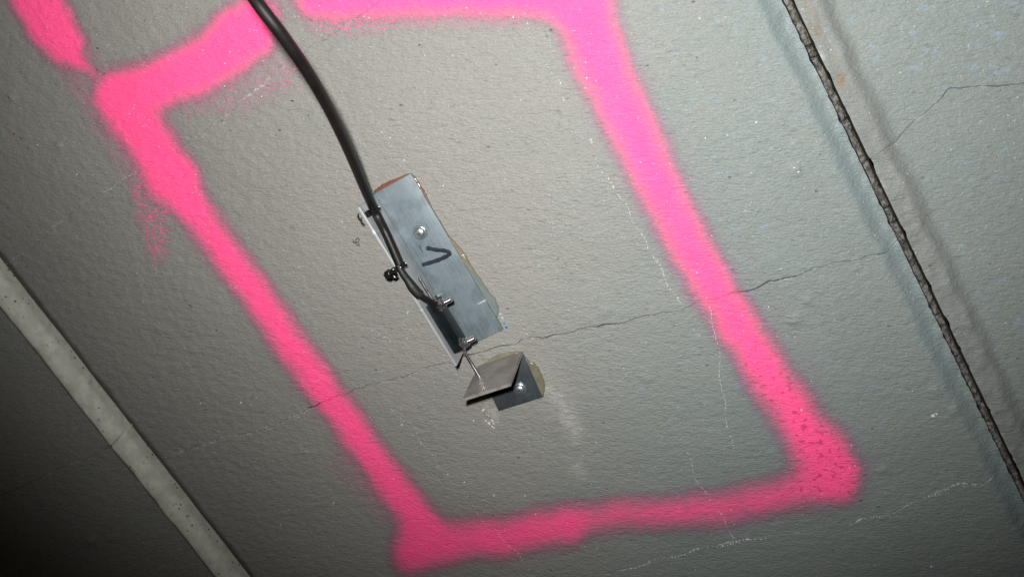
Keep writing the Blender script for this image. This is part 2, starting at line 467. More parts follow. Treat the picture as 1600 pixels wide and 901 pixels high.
# ---- the main slab: rows follow the cracks
def make_slab():
    ps = spaced(P_L + 0.0026, P_R - 0.0004, P_L + 0.0026, P_R - 0.0004, 0.00135, 0.02)
    ps = np.append(ps[ps < P_R - 0.0009], P_R - 0.0004)
    curves = []
    for poly, seed in ((TOP_CRACK, 51), (MAIN_CRACK, 52), (LOW_CRACK, 53)):
        cp, cq = jitter(poly, 0.0007, 0.0016, seed)
        c0 = pq(poly); c0 = c0[np.argsort(c0[:, 0])]
        s_lo = (c0[3, 1] - c0[0, 1]) / (c0[3, 0] - c0[0, 0]); s_hi = (c0[-1, 1] - c0[-4, 1]) / (c0[-1, 0] - c0[-4, 0])
        q = np.interp(ps, cp, cq)
        q = np.where(ps < cp[0], cq[0] + s_lo * (ps - cp[0]), np.where(ps > cp[-1], cq[-1] + np.clip(s_hi, -.6, .6) * (ps - cp[-1]), q))
        curves.append(q)
    top_edge = np.full(ps.shape, -1.3); bot_edge = np.full(ps.shape, 1.7)
    fine_top = np.minimum(curves[0] - 0.06, -0.36); fine_bot = np.maximum(curves[2] + 0.06, 0.66)
    bounds = [top_edge, fine_top, curves[0], curves[1], curves[2], fine_bot, bot_edge]
    counts = [40, 110, 200, 330, 230, 110, 40]
    near = np.array([-0.0022, -0.0012, -0.0006, -0.0003, 0.0, 0.0003, 0.0006, 0.0012, 0.0022])
    rows = []
    for k in range(6):
        a, b = bounds[k], bounds[k + 1]
        if k in (2, 3, 4): a = a + 0.0035
        if k in (1, 2, 3): b = b - 0.0035
        t = np.linspace(0, 1, counts[k])
        if k < 5: t = t[:-1] if not k in (1, 2, 3) else t
        for tt in t: rows.append(a * (1 - tt) + b * tt)
        if k in (1, 2, 3):
            for o in near: rows.append(bounds[k + 1] + o)
    q = np.array(rows); p = np.broadcast_to(ps, q.shape).copy()
    chipped = np.maximum(0, fbm(q[:, -1] / 0.009, q[:, -1] * 0 + 2.2, 69, 3) - 0.15) * 0.0013
    p[:, -1] -= chipped; p[:, -2] -= chipped * 0.8; p[:, -3] -= chipped * 0.4

    def hfun(p, q, u, v):
        A = common_attrs(u, v)
        h = relief(p, q, u)
        dR = P_R - p
        wob = 0.0018 * fbm(q / 0.035, p * 0, 61, 4)
        h = h - 0.0040 * (1 - sstep(0.0030, 0.0150, dR + wob)) + 0.0006 * (sstep(0.030, 0.018, dR + wob)) * sstep(0.010, 0.016, dR + wob)
        h = h + 0.0012 * (1 - sstep(0.0, 0.009, dR)) * (0.6 + 0.9 * vnoise(q / 0.012, p / 0.01, 62))
        dL = p - P_L
        h = h - 0.0050 * (1 - sstep(0.0, 0.010, dL + 0.001 * vnoise(q / 0.02, q * 0, 63)))
        A['wet'] = (1 - sstep(0.011, 0.020, dR + wob)) * (0.75 + 0.4 * vnoise(q / 0.03, p / 0.02, 64))
        ch = np.zeros(p.shape)
        c0, c1, c2 = (np.broadcast_to(c, p.shape) for c in curves)
        dark_from = pq([(470, 645)])[0, 0]
        h, ch, A['crack_dark'] = crack_cut(h, ch, A['crack_dark'], p, q, c1, 0.00045, 0.0050, 0.45, 71, dark_from - 0.02)
        h, ch, A['crack_dark'] = crack_cut(h, ch, A['crack_dark'], p, q, c1, 0.00020, 0.0008, 0.55, 72, P_L - 0.1, dark_from + 0.02)
        h, ch, A['crack_dark'] = crack_cut(h, ch, A['crack_dark'], p, q, c2, 0.00022, 0.0008, 0.6, 73)
        h, ch, A['crack_dark'] = crack_cut(h, ch, A['crack_dark'], p, q, c0, 0.00022, 0.0008, 0.5, 74)
        A['chalk'] = ch
        A['tint'] = np.clip(sstep(760, 1250, u + 0.10 * v) + 0.15 * fbm(u / 90, v / 90, 65), 0, 1)
        A['paint'], A['overspray'] = paint_fields(u, v)
        A['blister'] = 0.12 + 0.88 * (1 - sstep(0, 70, seg_dist(u, v, [(1195, 580, 10), (1300, 745, 40)])))
        sm = 1 - sstep(-8, 16, seg_dist(u, v, [(856, 606, 2), (872, 624, 5), (889, 652, 8), (900, 680, 4)]) + 5 * vnoise(u / 9, v / 9, 66))
        sm = np.maximum(sm, 0.8 * (1 - sstep(-10, 14, seg_dist(u, v, [(899, 730, 6), (906, 740, 7)]) + 5 * vnoise(u / 8, v / 8, 67))))
        sm = np.maximum(sm, 0.35 * (1 - sstep(-10, 30, seg_dist(u, v, [(855, 585, 14), (875, 625, 14)]))))
        sm = np.maximum(sm, 0.9 * (1 - sstep(-4, 7, seg_dist(u, v, [(760, 634, 2), (772, 642, 4), (776, 655, 3)]) + 3 * vnoise(u / 5, v / 5, 68))))
        A['smear'] = sm
        A['speck'] = 0.9 * sstep(560, 120, u + 0.25 * v) + 0.10
        return h, A
    verts, faces, attrs = build_sheet(p, q, hfun, 'slab')
    vn, faces = vertex_normals(verts, faces)
    pf = attrs['paint'][faces].mean(1)
    slab = mesh_from('concrete_wall', verts, faces[pf <= 0.30], attrs, MAT_WALL, None, vn)
    mark = mesh_from('sprayed_outline', verts, faces[pf > 0.30], attrs, MAT_WALL, slab, vn)
    mark['label'] = 'fluorescent pink sprayed four-sided outline with soft edges'
    return slab, curves, ps
slab, CURVES, PS = make_slab()
tag(slab, 'grey painted concrete slab carrying the pink sprayed outline and the crack gauge', 'wall')

# ---- the panel beyond the right-hand joint
J = 0.0054            # width of the joint with its filler
def make_right():
    p0 = P_R + J
    ps = spaced(p0, p0 + 1.1, p0, p0 + 0.28, 0.0016, 0.03)
    cp, cq = jitter(RIGHT_CRACK, 0.0008, 0.0010, 81)
    c = np.interp(ps, cp, cq); c = np.where(ps > cp[-1], cq[-1], c); c = np.where(ps < cp[0], cq[0], c)
    lo = np.minimum(c - 0.14, -0.30)
    near = np.array([-0.0022, -0.0012, -0.0006, -0.0003, 0.0, 0.0003, 0.0006, 0.0012, 0.0022])
    rows = [(-1.3) * (1 - t) + lo * t for t in np.linspace(0, 1, 30)[:-1]]
    rows += [lo * (1 - t) + (c - 0.0036) * t for t in np.linspace(0, 1, 150)]
    rows += [c + o for o in near]
    rows += [(c + 0.0036) * (1 - t) + 0.66 * t for t in np.linspace(0, 1, 330)[:-1]]
    rows += [np.full(ps.shape, 0.66 + 1.04 * t) for t in np.linspace(0, 1, 30)]
    q = np.array(rows); p = np.broadcast_to(ps, q.shape).copy()
    chipped = np.maximum(0, fbm(q[:, 0] / 0.011, q[:, 0] * 0 + 5.2, 68, 3) - 0.2) * 0.0014
    p[:, 0] += chipped; p[:, 1] += chipped * 0.7; p[:, 2] += chipped * 0.3
    def hfun(p, q, u, v):
        A = common_attrs(u, v)
        h = 0.8 * relief(p, q, u * 0 + 1200)
        d = p - p0
        wob = 0.0017 * fbm(q / 0.03, p * 0, 82, 4)
        h = h - 0.0005 - 0.0045 * sstep(0.0110, 0.0230, d + wob)
        h = h + 0.0009 * (1 - sstep(0.012, 0.018, d + wob)) * (0.5 + fbm(q / 0.016, p / 0.010, 83, 3))
        A['sealant'] = 0.75 * (1 - sstep(0.013, 0.026, d + wob))
        A['tint'] = np.full(p.shape, 0.95)
        ru = np.maximum(1 - sstep(0, 0.007, d), 0) * np.clip(sstep(0.2, 0.6, vnoise(q / 0.03, p * 0 + 4, 84)) , 0, 1)
        spots = 0
        for (x, y) in ((1250, 10), (1262, 32), (1270, 45), (1300, 112), (1308, 125)):
            spots = np.maximum(spots, np.exp(-(((u - x - 6) / 9) ** 2 + ((v - y) / 14) ** 2)))
        A['rust'] = np.clip(0.75 * spots + 0.12 * ru, 0, 1)
        ch = np.zeros(p.shape)
        h, ch, A['crack_dark'] = crack_cut(h, ch, A['crack_dark'], p, q, np.broadcast_to(c, p.shape), 0.00042, 0.0022, 0.30, 85, pq([(1362, 244)])[0, 0])
        A['chalk'] = np.maximum(ch, 0.5 * (1 - sstep(0.0, 0.003, d)) * sstep(0.2, 0.5, vnoise(q / 0.02, p * 0, 86)))
        A['speck'] = np.full(p.shape, 0.05)
        return h, A
    verts, faces, attrs = build_sheet(p, q, hfun, 'right')
    vn, faces = vertex_normals(verts, faces)
    return mesh_from('concrete_panel', verts, faces, attrs, MAT_WALL, None, vn)
right = make_right()
tag(right, 'blue grey concrete panel beyond the dark filled joint, with grey sealant smeared along its edge', 'wall')

# ---- joint filler: broken lengths of cracked mortar in the right-hand joint
def filler_material():
    m, nt, bs = new_mat('crumbling_mortar')
    b = NB(nt)
    nz = b.noise(330, 4, 0.7)
    c = b.mix(b.step(nz, 0.35, 0.65), (0.034, 0.033, 0.030), (0.160, 0.155, 0.142))
    c = b.mix(b.step(b.noise(1100, 2), 0.62, 0.7, 0, 0.5), c, (0.28, 0.26, 0.23))
    vor = b.voro(95, feature='DISTANCE_TO_EDGE', vec=b.mapped((1, 1, 0.6)))
    c = b.mix(b.step(vor.outputs['Distance'], 0.01, 0.045, 0.6, 0), c, (0.020, 0.018, 0.016))
    nt.links.new(c, bs.inputs['Base Color'])
    bs.inputs['Roughness'].default_value = 0.9
    bs.inputs['Specular IOR Level'].default_value = 0.2
    nt.links.new(b.bump(nz, 0.8, 0.0010, b.bump(b.step(vor.outputs['Distance'], 0.0, 0.09), 0.6, 0.0008)), bs.inputs['Normal'])
    return m
MAT_FILL = filler_material()
joint = empty('joint_filler', P_R * ACROSS + 0.1 * SEAM)
tag(joint, 'narrow strip of broken dark mortar filling the joint right of the pink outline', 'joint filler')
fill_w = lambda q: np.interp(q, [-0.2, 0.1, 0.4, 0.62], [0.0043, 0.0041, 0.0038, 0.0036])
qq = -0.75; fk = 0
breaks = sorted([pq([p])[0, 1] for p in ((1268, 72), (1275, 90), (1322, 190), (1394, 325), (1402, 350), (1420, 382), (1437, 415), (1470, 495), (1500, 560), (1547, 664), (1562, 690), (1585, 745))])
cuts = [-1.2, -0.75, -0.42, -0.2] + breaks + [0.72, 0.9, 1.3]
for a, b2 in zip(cuts[:-1], cuts[1:]):
    n = max(3, int((b2 - a) / 0.0022)); n = min(n, 220)
    bm = bmesh.new(); rows = []
    for i in range(n + 1):
        t = i / n
        q = a + 0.0005 + (b2 - a - 0.0010) * t
        w = float(fill_w(q)); row = []
        end = min(t, 1 - t) * (b2 - a)
        drop = 0.0020 * max(0, 1 - end / 0.0016)
        for j, f in enumerate((0.0, 0.0, 0.3, 0.62, 1.0, 1.0)):
            pp = P_R + 0.0002 + w * f + 0.0005 * float(vnoise(np.array([q / 0.006]), np.array([j * 3.1 + fk]), 91)[0])
            qj = q + (0.0012 * float(vnoise(np.array([j * 0.8 + fk]), np.array([i * 0.0]), 92)[0]) if i in (0, n) else 0)
            hh = (-0.014 if j in (0, 5) else -0.0022 - drop + 0.0016 * float(fbm(np.array([q / 0.006]), np.array([j * 1.3]), 93)[0]) - (0.0012 if j == 4 else 0))
            x = pp * ACROSS + qj * SEAM
            row.append(bm.verts.new((x[0], -hh, x[2])))
        rows.append(row)
    for r0, r1 in zip(rows[:-1], rows[1:]):
        for j in range(5): bm.faces.new((r0[j], r0[j + 1], r1[j + 1], r1[j]))
    bm.faces.new(rows[0]); bm.faces.new(rows[-1][::-1])
    from_bm('filler_piece', bm, MAT_FILL, joint, sharp=60)
    fk += 1

# ---- backing concrete closing the joints in depth
def backing_strip(name, p0, p1, depth, mat, parent):
    bm = bmesh.new()
    vs = []
    for q in (-1.3, 1.7):
        for (pp, hh) in ((p0, 0.001), (p0, depth), (p1, depth), (p1, 0.001)):
            x = pp * ACROSS + q * SEAM
            vs.append(bm.verts.new((x[0], -(-hh if hh > 0.002 else -0.0028), x[2])))
    for j in range(3): bm.faces.new((vs[j], vs[j + 1], vs[j + 5], vs[j + 4]))
    return from_bm(name, bm, mat, parent, smooth=False)
MAT_DARK = simple('joint_shadow_concrete', (0.09, 0.088, 0.08), 0.95, 0, 0.1, nscale=120)
backing_strip('joint_recess', P_R - 0.0004, P_R + J, 0.016, MAT_DARK, joint)

# ---- left: pale bead and the dark panel, its slope turned to the flash to brighten it
def bead_material():
    m, nt, bs = new_mat('pale_mortar_bead')
    b = NB(nt)
    nz = b.noise(120, 4, 0.65)
    c = b.mix(b.step(nz, 0.3, 0.7), (0.40, 0.402, 0.352), (0.53, 0.527, 0.465))
    vor = b.voro(190)
    sp = b.math('MULTIPLY', b.step(vor.outputs['Distance'], 0.13, 0.22, 1, 0), b.step(b.noise(45, 2), 0.44, 0.54))
    c = b.mix(b.math('MULTIPLY', sp, 0.85), c, (0.06, 0.035, 0.028))
    c = b.mix(b.attr('edge_dark'), c, (0.13, 0.128, 0.11))
    nt.links.new(c, bs.inputs['Base Color'])
    bs.inputs['Roughness'].default_value = 0.7
    bs.inputs['Specular IOR Level'].default_value = 0.3
    nt.links.new(b.bump(nz, 0.5, 0.0010, b.bump(b.math('MULTIPLY', sp, -1), 0.5, 0.0005)), bs.inputs['Normal'])
    return m
MAT_BEAD = bead_material()

def sheet_profile(name, prof, q0, q1, dq, mat, extra=None, parent=None, slab_like=False, crack=None):
    """sheet with cross profile prof = [(distance left of the joint, height)...]"""
    prof = np.array(prof)
    qs = spaced(-1.3, 1.7, q0, q1, dq, 0.03)
    P, Q = np.meshgrid(P_L - prof[:, 0], qs)
    hh = np.broadcast_to(prof[:, 1], P.shape)
    def hfun(p, q, u, v):
        A = common_attrs(u, v)
        h = hh + (0.35 if not slab_like else 1.0) * relief(p, q, u * 0 + 420)
        if extra: h, A = extra(p, q, u, v, h, A)
        return h, A
    if crack is not None: Q = crack(P, Q, qs)
    verts, faces, attrs = build_sheet(P, Q, hfun, name)
    vn, faces = vertex_normals(verts, faces)
    return mesh_from(name, verts, faces, attrs, mat, parent, vn)

BW, BH = 0.0165, 0.0125
arc = []
for i in range(26):
    t = i / 25
    ang = math.radians(100 * t)
    arc.append((0.0022 + BW * (0.12 * t + 0.88 * (1 - math.cos(ang)) / (1 - math.cos(math.radians(100)))) , -0.006 + 0.006 * min(1, t * 8) + BH * math.sin(min(ang, math.radians(90))) - (0.0012 * max(0, (ang - math.radians(90)) / math.radians(10)))))
def bead_extra(p, q, u, v, h, A):
    d = P_L - p
    h = h + 0.0006 * fbm(q / 0.05, p / 0.03, 101, 3)
    A['edge_dark'] = np.clip(sstep(BW * 0.86, BW * 1.1, d + 0.0022 * fbm(q / 0.03, p * 0, 102, 3)), 0, 1)  # darker towards the bead's left edge
    c = LEFTC(p)
    dd = np.abs(q - c)
    h = h - 0.0020 * np.clip(1 - dd / 0.0009, 0, 1)
    return h, A
lcp, lcq = jitter(LEFT_CRACK, 0.0008, 0.0010, 103)
def LEFTC(p): return np.interp(p, lcp, lcq)
def crack_warp(P, Q, qs):
    """shift rows so that one set follows the crack"""
    c = LEFTC(P)
    base = float(np.median(lcq))
    k = np.exp(-((Q - base) / 0.12) ** 2)
    return Q + (c - base) * k
def refine(qs, base):
    return np.unique(np.concatenate([qs, base + np.array([-0.0018, -0.0012, -0.0008, -0.0004, 0, 0.0004, 0.0008, 0.0012, 0.0018])]))
_spaced = spaced
def spaced(lo, hi, flo, fhi, fine, coarse, _b=float(np.median(lcq))):
    return refine(_spaced(lo, hi, flo, fhi, fine, coarse), _b)
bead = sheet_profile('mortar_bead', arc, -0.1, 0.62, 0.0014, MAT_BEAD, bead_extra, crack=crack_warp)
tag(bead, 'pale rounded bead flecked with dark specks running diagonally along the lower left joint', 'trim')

lp = [(BW + 0.0022 - 0.0004, 0.0045)]
d0 = BW + 0.0022
for d in np.concatenate([np.arange(0.0008, 0.26, 0.0022), np.arange(0.26, 1.0, 0.03)]):
    lp.append((d0 + d, 0.0050 - 0.0012 * (1 - math.exp(-d / 0.01)) - d * math.tan(math.radians(-12))))  # rises leftwards, shaped to face the flash and render brighter
def left_extra(p, q, u, v, h, A):
    A['tint'] = np.full(p.shape, 0.18)
    A['speck'] = np.full(p.shape, 0.22)
    ch = np.zeros(p.shape)
    h, ch, A['crack_dark'] = crack_cut(h, ch, A['crack_dark'], p, q, LEFTC(p), 0.0004, 0.0015, 0.9, 105)
    A['chalk'] = ch
    return h, A
left = sheet_profile('shaded_panel', lp, -0.1, 0.66, 0.0018, MAT_WALL, left_extra, slab_like=True, crack=crack_warp)
tag(left, 'darkest concrete panel in the lower left corner, beside the pale bead, tilted toward the flash to brighten it', 'wall')
backing_strip('joint_recess', P_L - 0.0026, P_L + 0.0026, 0.012, MAT_DARK, left)

# ------------------------------------------------------------------ the crack gauge
TR, BR = W(641.6, 271.4, 0.0035), W(786, 515, 0.0035)
TR[1] = BR[1] = 0
A_ = (BR - TR) / np.linalg.norm(BR - TR)        # along the bracket, down
B_ = np.array([A_[2], 0, -A_[0]])               # across it, to the left
OUT = np.array([0, -1.0, 0])
LEN = float((BR - TR) @ A_)
def G(s, t, h): return TR + A_ * s + B_ * t + OUT * h
def on_plane(u, v, axis, val):
    """local (s, t, h) of the point seen at (u, v) on a plane s, t or h = val"""
    d = W(u, v) - LENS
    n = {'s': A_, 't': B_, 'h': OUT}[axis]
    c = (LENS - TR).dot(n)
    x = LENS + d * ((val - c) / d.dot(n)) - TR
    return x.dot(A_), x.dot(B_), x.dot(OUT)

class Frame:
    def __init__(self, o, a, b): self.o, self.a, self.b = np.array(o), np.array(a), np.array(b)
    def __call__(self, s, t, h): return self.o + self.a * s + self.b * t + OUT * h
GF = Frame(TR, A_, B_)

def box(bm, fr, s0, s1, t0, t1, h0, h1):
    vs = [bm.verts.new(fr(s, t, h)) for s in (s0, s1) for t in (t0, t1) for h in (h0, h1)]
    for f in ((0, 1, 3, 2), (4, 6, 7, 5), (0, 4, 5, 1), (2, 3, 7, 6), (0, 2, 6, 4), (1, 5, 7, 3)): bm.faces.new([vs[i] for i in f])
    return vs

def bevelled_box(name, fr, s0, s1, t0, t1, h0, h1, mat, parent, bev=0.0004, seg=2):
    bm = bmesh.new()
    box(bm, fr, s0, s1, t0, t1, h0, h1)
    bmesh.ops.bevel(bm, geom=list(bm.edges), offset=bev, segments=seg, affect='EDGES', profile=0.6)
    return from_bm(name, bm, mat, parent, sharp=50)

def lathe(bm, origin, axis, prof, seg=28, ref=None, wob=None):
    """prof: list of (along, radius)"""
    axis = Vector(axis).normalized(); o = Vector(origin)
    r1 = axis.orthogonal().normalized() if ref is None else Vector(ref).normalized()
    r2 = axis.cross(r1)
    rings = []
    for z, r in prof:
        if r <= 1e-7: rings.append([bm.verts.new(o + axis * z)]); continue
        ring = []
        for k in range(seg):
            th = 2 * math.pi * k / seg
            rr = r if wob is None else wob(th, r, z)
            ring.append(bm.verts.new(o + axis * z + (r1 * math.cos(th) + r2 * math.sin(th)) * rr))
        rings.append(ring)
    for a, b in zip(rings[:-1], rings[1:]):
        for k in range(seg):
            k2 = (k + 1) % seg
            if len(a) == 1: bm.faces.new((a[0], b[k], b[k2]))
            elif len(b) == 1: bm.faces.new((a[k], b[0], a[k2]))
            else: bm.faces.new((a[k], b[k], b[k2], a[k2]))
    if len(rings[0]) > 2: bm.faces.new(rings[0][::-1])
    if len(rings[-1]) > 2: bm.faces.new(rings[-1])

def catmull(pts, per=10):
    P = [Vector(p) for p in pts]; P = [2 * P[0] - P[1]] + P + [2 * P[-1] - P[-2]]
    out = []
    for i in range(1, len(P) - 2):
        for k in range(per):
            t = k / per
            out.append(0.5 * ((2 * P[i]) + (-P[i - 1] + P[i + 1]) * t + (2 * P[i - 1] - 5 * P[i] + 4 * P[i + 1] - P[i + 2]) * t * t + (-P[i - 1] + 3 * P[i] - 3 * P[i + 1] + P[i + 2]) * t ** 3))
    out.append(P[-2])
    return out

def tube(bm, pts, radius, seg=14, closed=False, flat=None):
    """sweep a circle (or an a x b ellipse with flat=(a, b, up)) along pts; radius number or list"""
    n = len(pts); rings = []
    up = None
    for i, p in enumerate(pts):
        if closed: d = pts[(i + 1) % n] - pts[i - 1]
        else: d = pts[min(i + 1, n - 1)] - pts[max(i - 1, 0)]
        d = d.normalized()
        if flat is not None: x = (Vector(flat[2]) - d * Vector(flat[2]).dot(d)).normalized()
        else:
            x = d.orthogonal().normalized() if up is None else (up - d * up.dot(d)).normalized()
        up = x; y = d.cross(x)
        r = radius[i] if isinstance(radius, (list, tuple)) else radius
        ra, rb = (r, r) if flat is None else (flat[0], flat[1])
        rings.append([bm.verts.new(Vector(p) + x * ra * math.cos(2 * math.pi * k / seg) + y * rb * math.sin(2 * math.pi * k / seg)) for k in range(seg)])
    pairs = list(zip(rings[:-1], rings[1:])) + ([(rings[-1], rings[0])] if closed else [])
    for a, b in pairs:
        for k in range(seg): bm.faces.new((a[k], a[(k + 1) % seg], b[(k + 1) % seg], b[k]))
    if not closed: bm.faces.new(rings[0][::-1]); bm.faces.new(rings[-1])

def pan_screw(parent, pos, r):
    """cross-head screw with a washer, head towards the camera"""
    bm = bmesh.new()
    lathe(bm, pos, OUT, [(0, r * 1.22), (0.0008, r * 1.22), (0.0011, r * 1.15), (0.0011, r * 0.9)], 36)
    from_bm('washer', bm, MAT_ZINC, parent)
    bm = bmesh.new()
    z0 = 0.0011
    prof = [(z0, r)] + [(z0 + 0.0008 + r * 0.50 * math.sin(a), r * (0.16 + 0.84 * math.cos(a))) for a in np.linspace(0, math.pi / 2, 9)]
    prof += [(prof[-1][0] - 0.0002, r * 0.12), (prof[-1][0] - 0.0016, r * 0.05), (prof[-1][0] - 0.0017, 0)]
    lathe(bm, pos, OUT, prof, 36)
    head = from_bm('screw', bm, MAT_ZINC, parent, sharp=40)
    bm = bmesh.new()
    top = z0 + 0.0008 + r * 0.50
    for k in range(2):
        th = math.radians(20 + 90 * k)
        d = np.array([math.cos(th), 0, math.sin(th)]); e = np.array([-math.sin(th), 0, math.cos(th)])
        fr = Frame(pos, d, e)
        box(bm, fr, -r * 0.42, r * 0.42, -r * 0.085, r * 0.085, top - 0.0012, top - 0.0001 + 0.00004 * k)
    from_bm('cross_slot', bm, MAT_TIE, head, smooth=False)
    return head

def resin_material():
    m, nt, bs = new_mat('squeezed_resin')
    b = NB(nt)
    hue = b.attr('hue')
    n1 = b.noise(170, 4, 0.65)
    brown = b.mix(n1, (0.20, 0.150, 0.105), (0.135, 0.120, 0.075))
    red = b.mix(n1, (0.17, 0.045, 0.036), (0.13, 0.075, 0.05))
    teal = b.mix(n1, (0.10, 0.135, 0.14), (0.17, 0.185, 0.17))
    c = b.mix(b.step(hue, 0.0, 0.45), red, brown)
    c = b.mix(b.step(hue, 0.55, 1.0), c, teal)
    nt.links.new(c, bs.inputs['Base Color'])
    bs.inputs['Roughness'].default_value = 0.16
    bs.inputs['Specular IOR Level'].default_value = 0.55
    nt.links.new(b.bump(b.noise(260, 3, 0.6), 0.35, 0.0012), bs.inputs['Normal'])
    return m
MAT_RESIN = resin_material()

def resin_pad(name, outline_px, thick, parent, hue_fn, seed, mat=None, hbase=0.0):
    """flattened lump of glue with a rounded rim; outline in wall coordinates"""
    pts = [Vector(W(u, v, hbase + 0.0006)) for u, v in outline_px]
    pts = catmull(pts + [pts[0]], 5)[:-1]
    pts = [p + Vector((0.0007 * float(fbm(np.array([p.x / 0.004]), np.array([p.z / 0.004]), seed + 5)[0]), 0, 0.0007 * float(fbm(np.array([p.z / 0.004]), np.array([p.x / 0.004]), seed + 6)[0]))) for p in pts]
    cen = sum(pts, Vector()) / len(pts)
    bm = bmesh.new(); lay = bm.verts.layers.float.new('hue')
    rings = []
    for f, hh in ((1.0, -0.0008), (1.0, 0.35), (0.975, 0.75), (0.93, 1.0), (0.8, 1.05), (0.5, 1.05)):
        ring = []
        for i, p in enumerate(pts):
            q = cen + (p - cen) * f
            lump = 1 + 0.35 * float(vnoise(np.array([q.x / 0.006]), np.array([q.z / 0.006]), seed)[0])
            hgt = hh if hh < 0 else thick * hh * (lump if f < 1 else 1)
            vtx = bm.verts.new((q.x, -hbase - hgt, q.z))
            vtx[lay] = hue_fn(*project(np.array(p)))
            ring.append(vtx)
        rings.append(ring)
    n = len(pts)
    for a, b in zip(rings[:-1], rings[1:]):
        for k in range(n): bm.faces.new((a[k], a[(k + 1) % n], b[(k + 1) % n], b[k]))
    bm.faces.new(rings[-1])
    return from_bm(name, bm, mat or MAT_RESIN, parent, sharp=80)

# ---- the long angle bracket
PH = 0.0035           # its face above the wall
bracket = empty('angle_bracket', G(0, 0, 0))
tag(bracket, 'long aluminium angle marked with a black V and held by one screw', 'bracket')
TT = 0.0346; TF = 0.0022; FH = 0.0400
bevelled_box('base_plate', GF, 0, LEN, 0, TT - TF, 0.0008, PH, MAT_ALU, bracket, 0.0003)
bevelled_box('flange', GF, 0.0002, LEN - 0.0012, TT - TF + 0.00005, TT, 0.0008, FH, MAT_ALU_EDGE, bracket, 0.0004)
resin_pad('glue', [(583, 303), (588, 294.5), (602, 286), (619, 278.5), (640, 271), (647, 275), (653, 282), (662.5, 297), (670, 312), (677, 328), (686, 343), (700, 365), (711, 378), (725, 394), (736, 414), (748, 432), (760, 449), (773, 467), (779, 480), (778, 492), (770, 496), (740, 470), (690, 420), (640, 350)],
          0.0021, bracket, lambda u, v: float(np.clip((v - 240) / 250 + 0.08 * math.sin(v * 0.21), 0, 1)) if u > 646 else float(np.clip((u - 600) / 150, 0, 1)), 201)
s_, t_, _ = on_plane(655.5, 364, 'h', PH + 0.002)
pan_screw(bracket, G(s_, t_, PH), 0.0046)

def ribbon(name, px, h, half, mat, parent):
    pts = catmull([Vector((lambda a: G(a[0], a[1], h))(on_plane(u, v, 'h', h))) for u, v in px], 8)
    bm = bmesh.new(); rows = []
    for i, p in enumerate(pts):
        d = (pts[min(i + 1, len(pts) - 1)] - pts[max(i - 1, 0)]).normalized()
        n = d.cross(Vector(OUT)).normalized()
        w = half * (1.0 + 0.10 * math.sin(i * 0.9)) * (0.75 if i in (0, len(pts) - 1) else 1)
        rows.append([bm.verts.new(p + n * w + Vector(OUT) * a) for w, a in ((-w, 0), (-w * .9, 0.00006), (w * .9, 0.00006), (w, 0))])
    for a, b in zip(rows[:-1], rows[1:]):
        for k in range(3): bm.faces.new((a[k], a[k + 1], b[k + 1], b[k]))
    return from_bm(name, bm, mat, parent)
ribbon('marker_letter', [(666, 387), (680, 390), (694, 391.5), (701.5, 394), (701, 398), (690, 404), (676, 409), (659, 414)], PH + 0.00006, 0.00165, MAT_INK, bracket)
ribbon('scribed_line', [(655, 383), (661, 395)], PH + 0.00005, 0.0003, MAT_INK, bracket)

# ---- target bracket below, fitted to its corners in the photograph
def fit_target():
    obs = [((813.2, 551.5), (0, 0, 0)), ((850, 619), (1, 0, 0)), ((778, 642.4), (1, 1, 0)), ((797.4, 599.9), (0, 0, 1)), ((721.6, 621.6), (0, 1, 1)), ((746.6, 571.6), (0, 1, 0))]
    x0 = np.array([*on_plane(813.2, 551.5, 'h', 0.003)[:2], math.radians(5), 0.040, 0.040, 0.045, 0.0])
    def frame(x):
        c, s = math.cos(x[2]), math.sin(x[2])
        return Frame(G(x[0], x[1], 0), A_ * c + B_ * s, B_ * c - A_ * s)
    def res(x):
        fr = frame(x); r = []
        for (u, v), (a, b, c) in obs:
            hh = 0.003 + (x[5] - 0.003) * c
            pu, pv = project(fr(a * x[3] + x[6] * c, b * x[4], hh))
            r += [pu - u, pv - v]
        return np.array(r)
    for _ in range(30):
        r = res(x0); Jm = np.array([(res(x0 + e) - r) / 1e-5 for e in np.eye(7) * 1e-5]).T
        x0 = x0 - np.linalg.lstsq(Jm, r, rcond=None)[0] * 0.8
    print('target fit', np.round(x0, 4), 'residual px', np.round(np.abs(res(x0)), 1))
    return x0, frame(x0)
X, TFm = fit_target()
target = empty('target_bracket', TFm(0, 0, 0))
tag(target, 'small dark aluminium angle that the steel rod touches, below the crack', 'bracket')
tilt = X[6]
bevelled_box('base_plate', TFm, 0.0024, X[3], 0, X[4], 0.0008, 0.003, MAT_ALU_SHADE, target, 0.0003)
bm = bmesh.new()
vs = box(bm, TFm, 0, 0.0023, 0, X[4], 0.0008, X[5])
for v in bm.verts:
    hgt = -v.co.y
    if hgt > 0.01: v.co += Vector(TFm.a) * tilt
bmesh.ops.bevel(bm, geom=list(bm.edges), offset=0.0003, segments=2, affect='EDGES')
from_bm('flange', bm, MAT_ALU_LIT, target, sharp=50)
s_, t_, _ = on_plane(812, 609, 'h', 0.005)
pan_screw(target, G(s_, t_, 0.003), 0.0046)
MAT_RESIN2 = simple('amber_resin', (0.165, 0.152, 0.110), 0.22, 0, 0.5, col2=(0.120, 0.112, 0.080), nscale=90, bump=0.25, bscale=240, bdist=0.001)
resin_pad('glue', [(745, 574), (757, 565), (773, 556), (790, 550), (803, 547.5), (812, 549), (818, 555), (826, 562), (838, 571), (846, 584), (850.5, 600), (850, 612), (846, 620), (820, 622), (780, 610)],
          0.0018, target, lambda u, v: 0.4, 202, MAT_RESIN2)

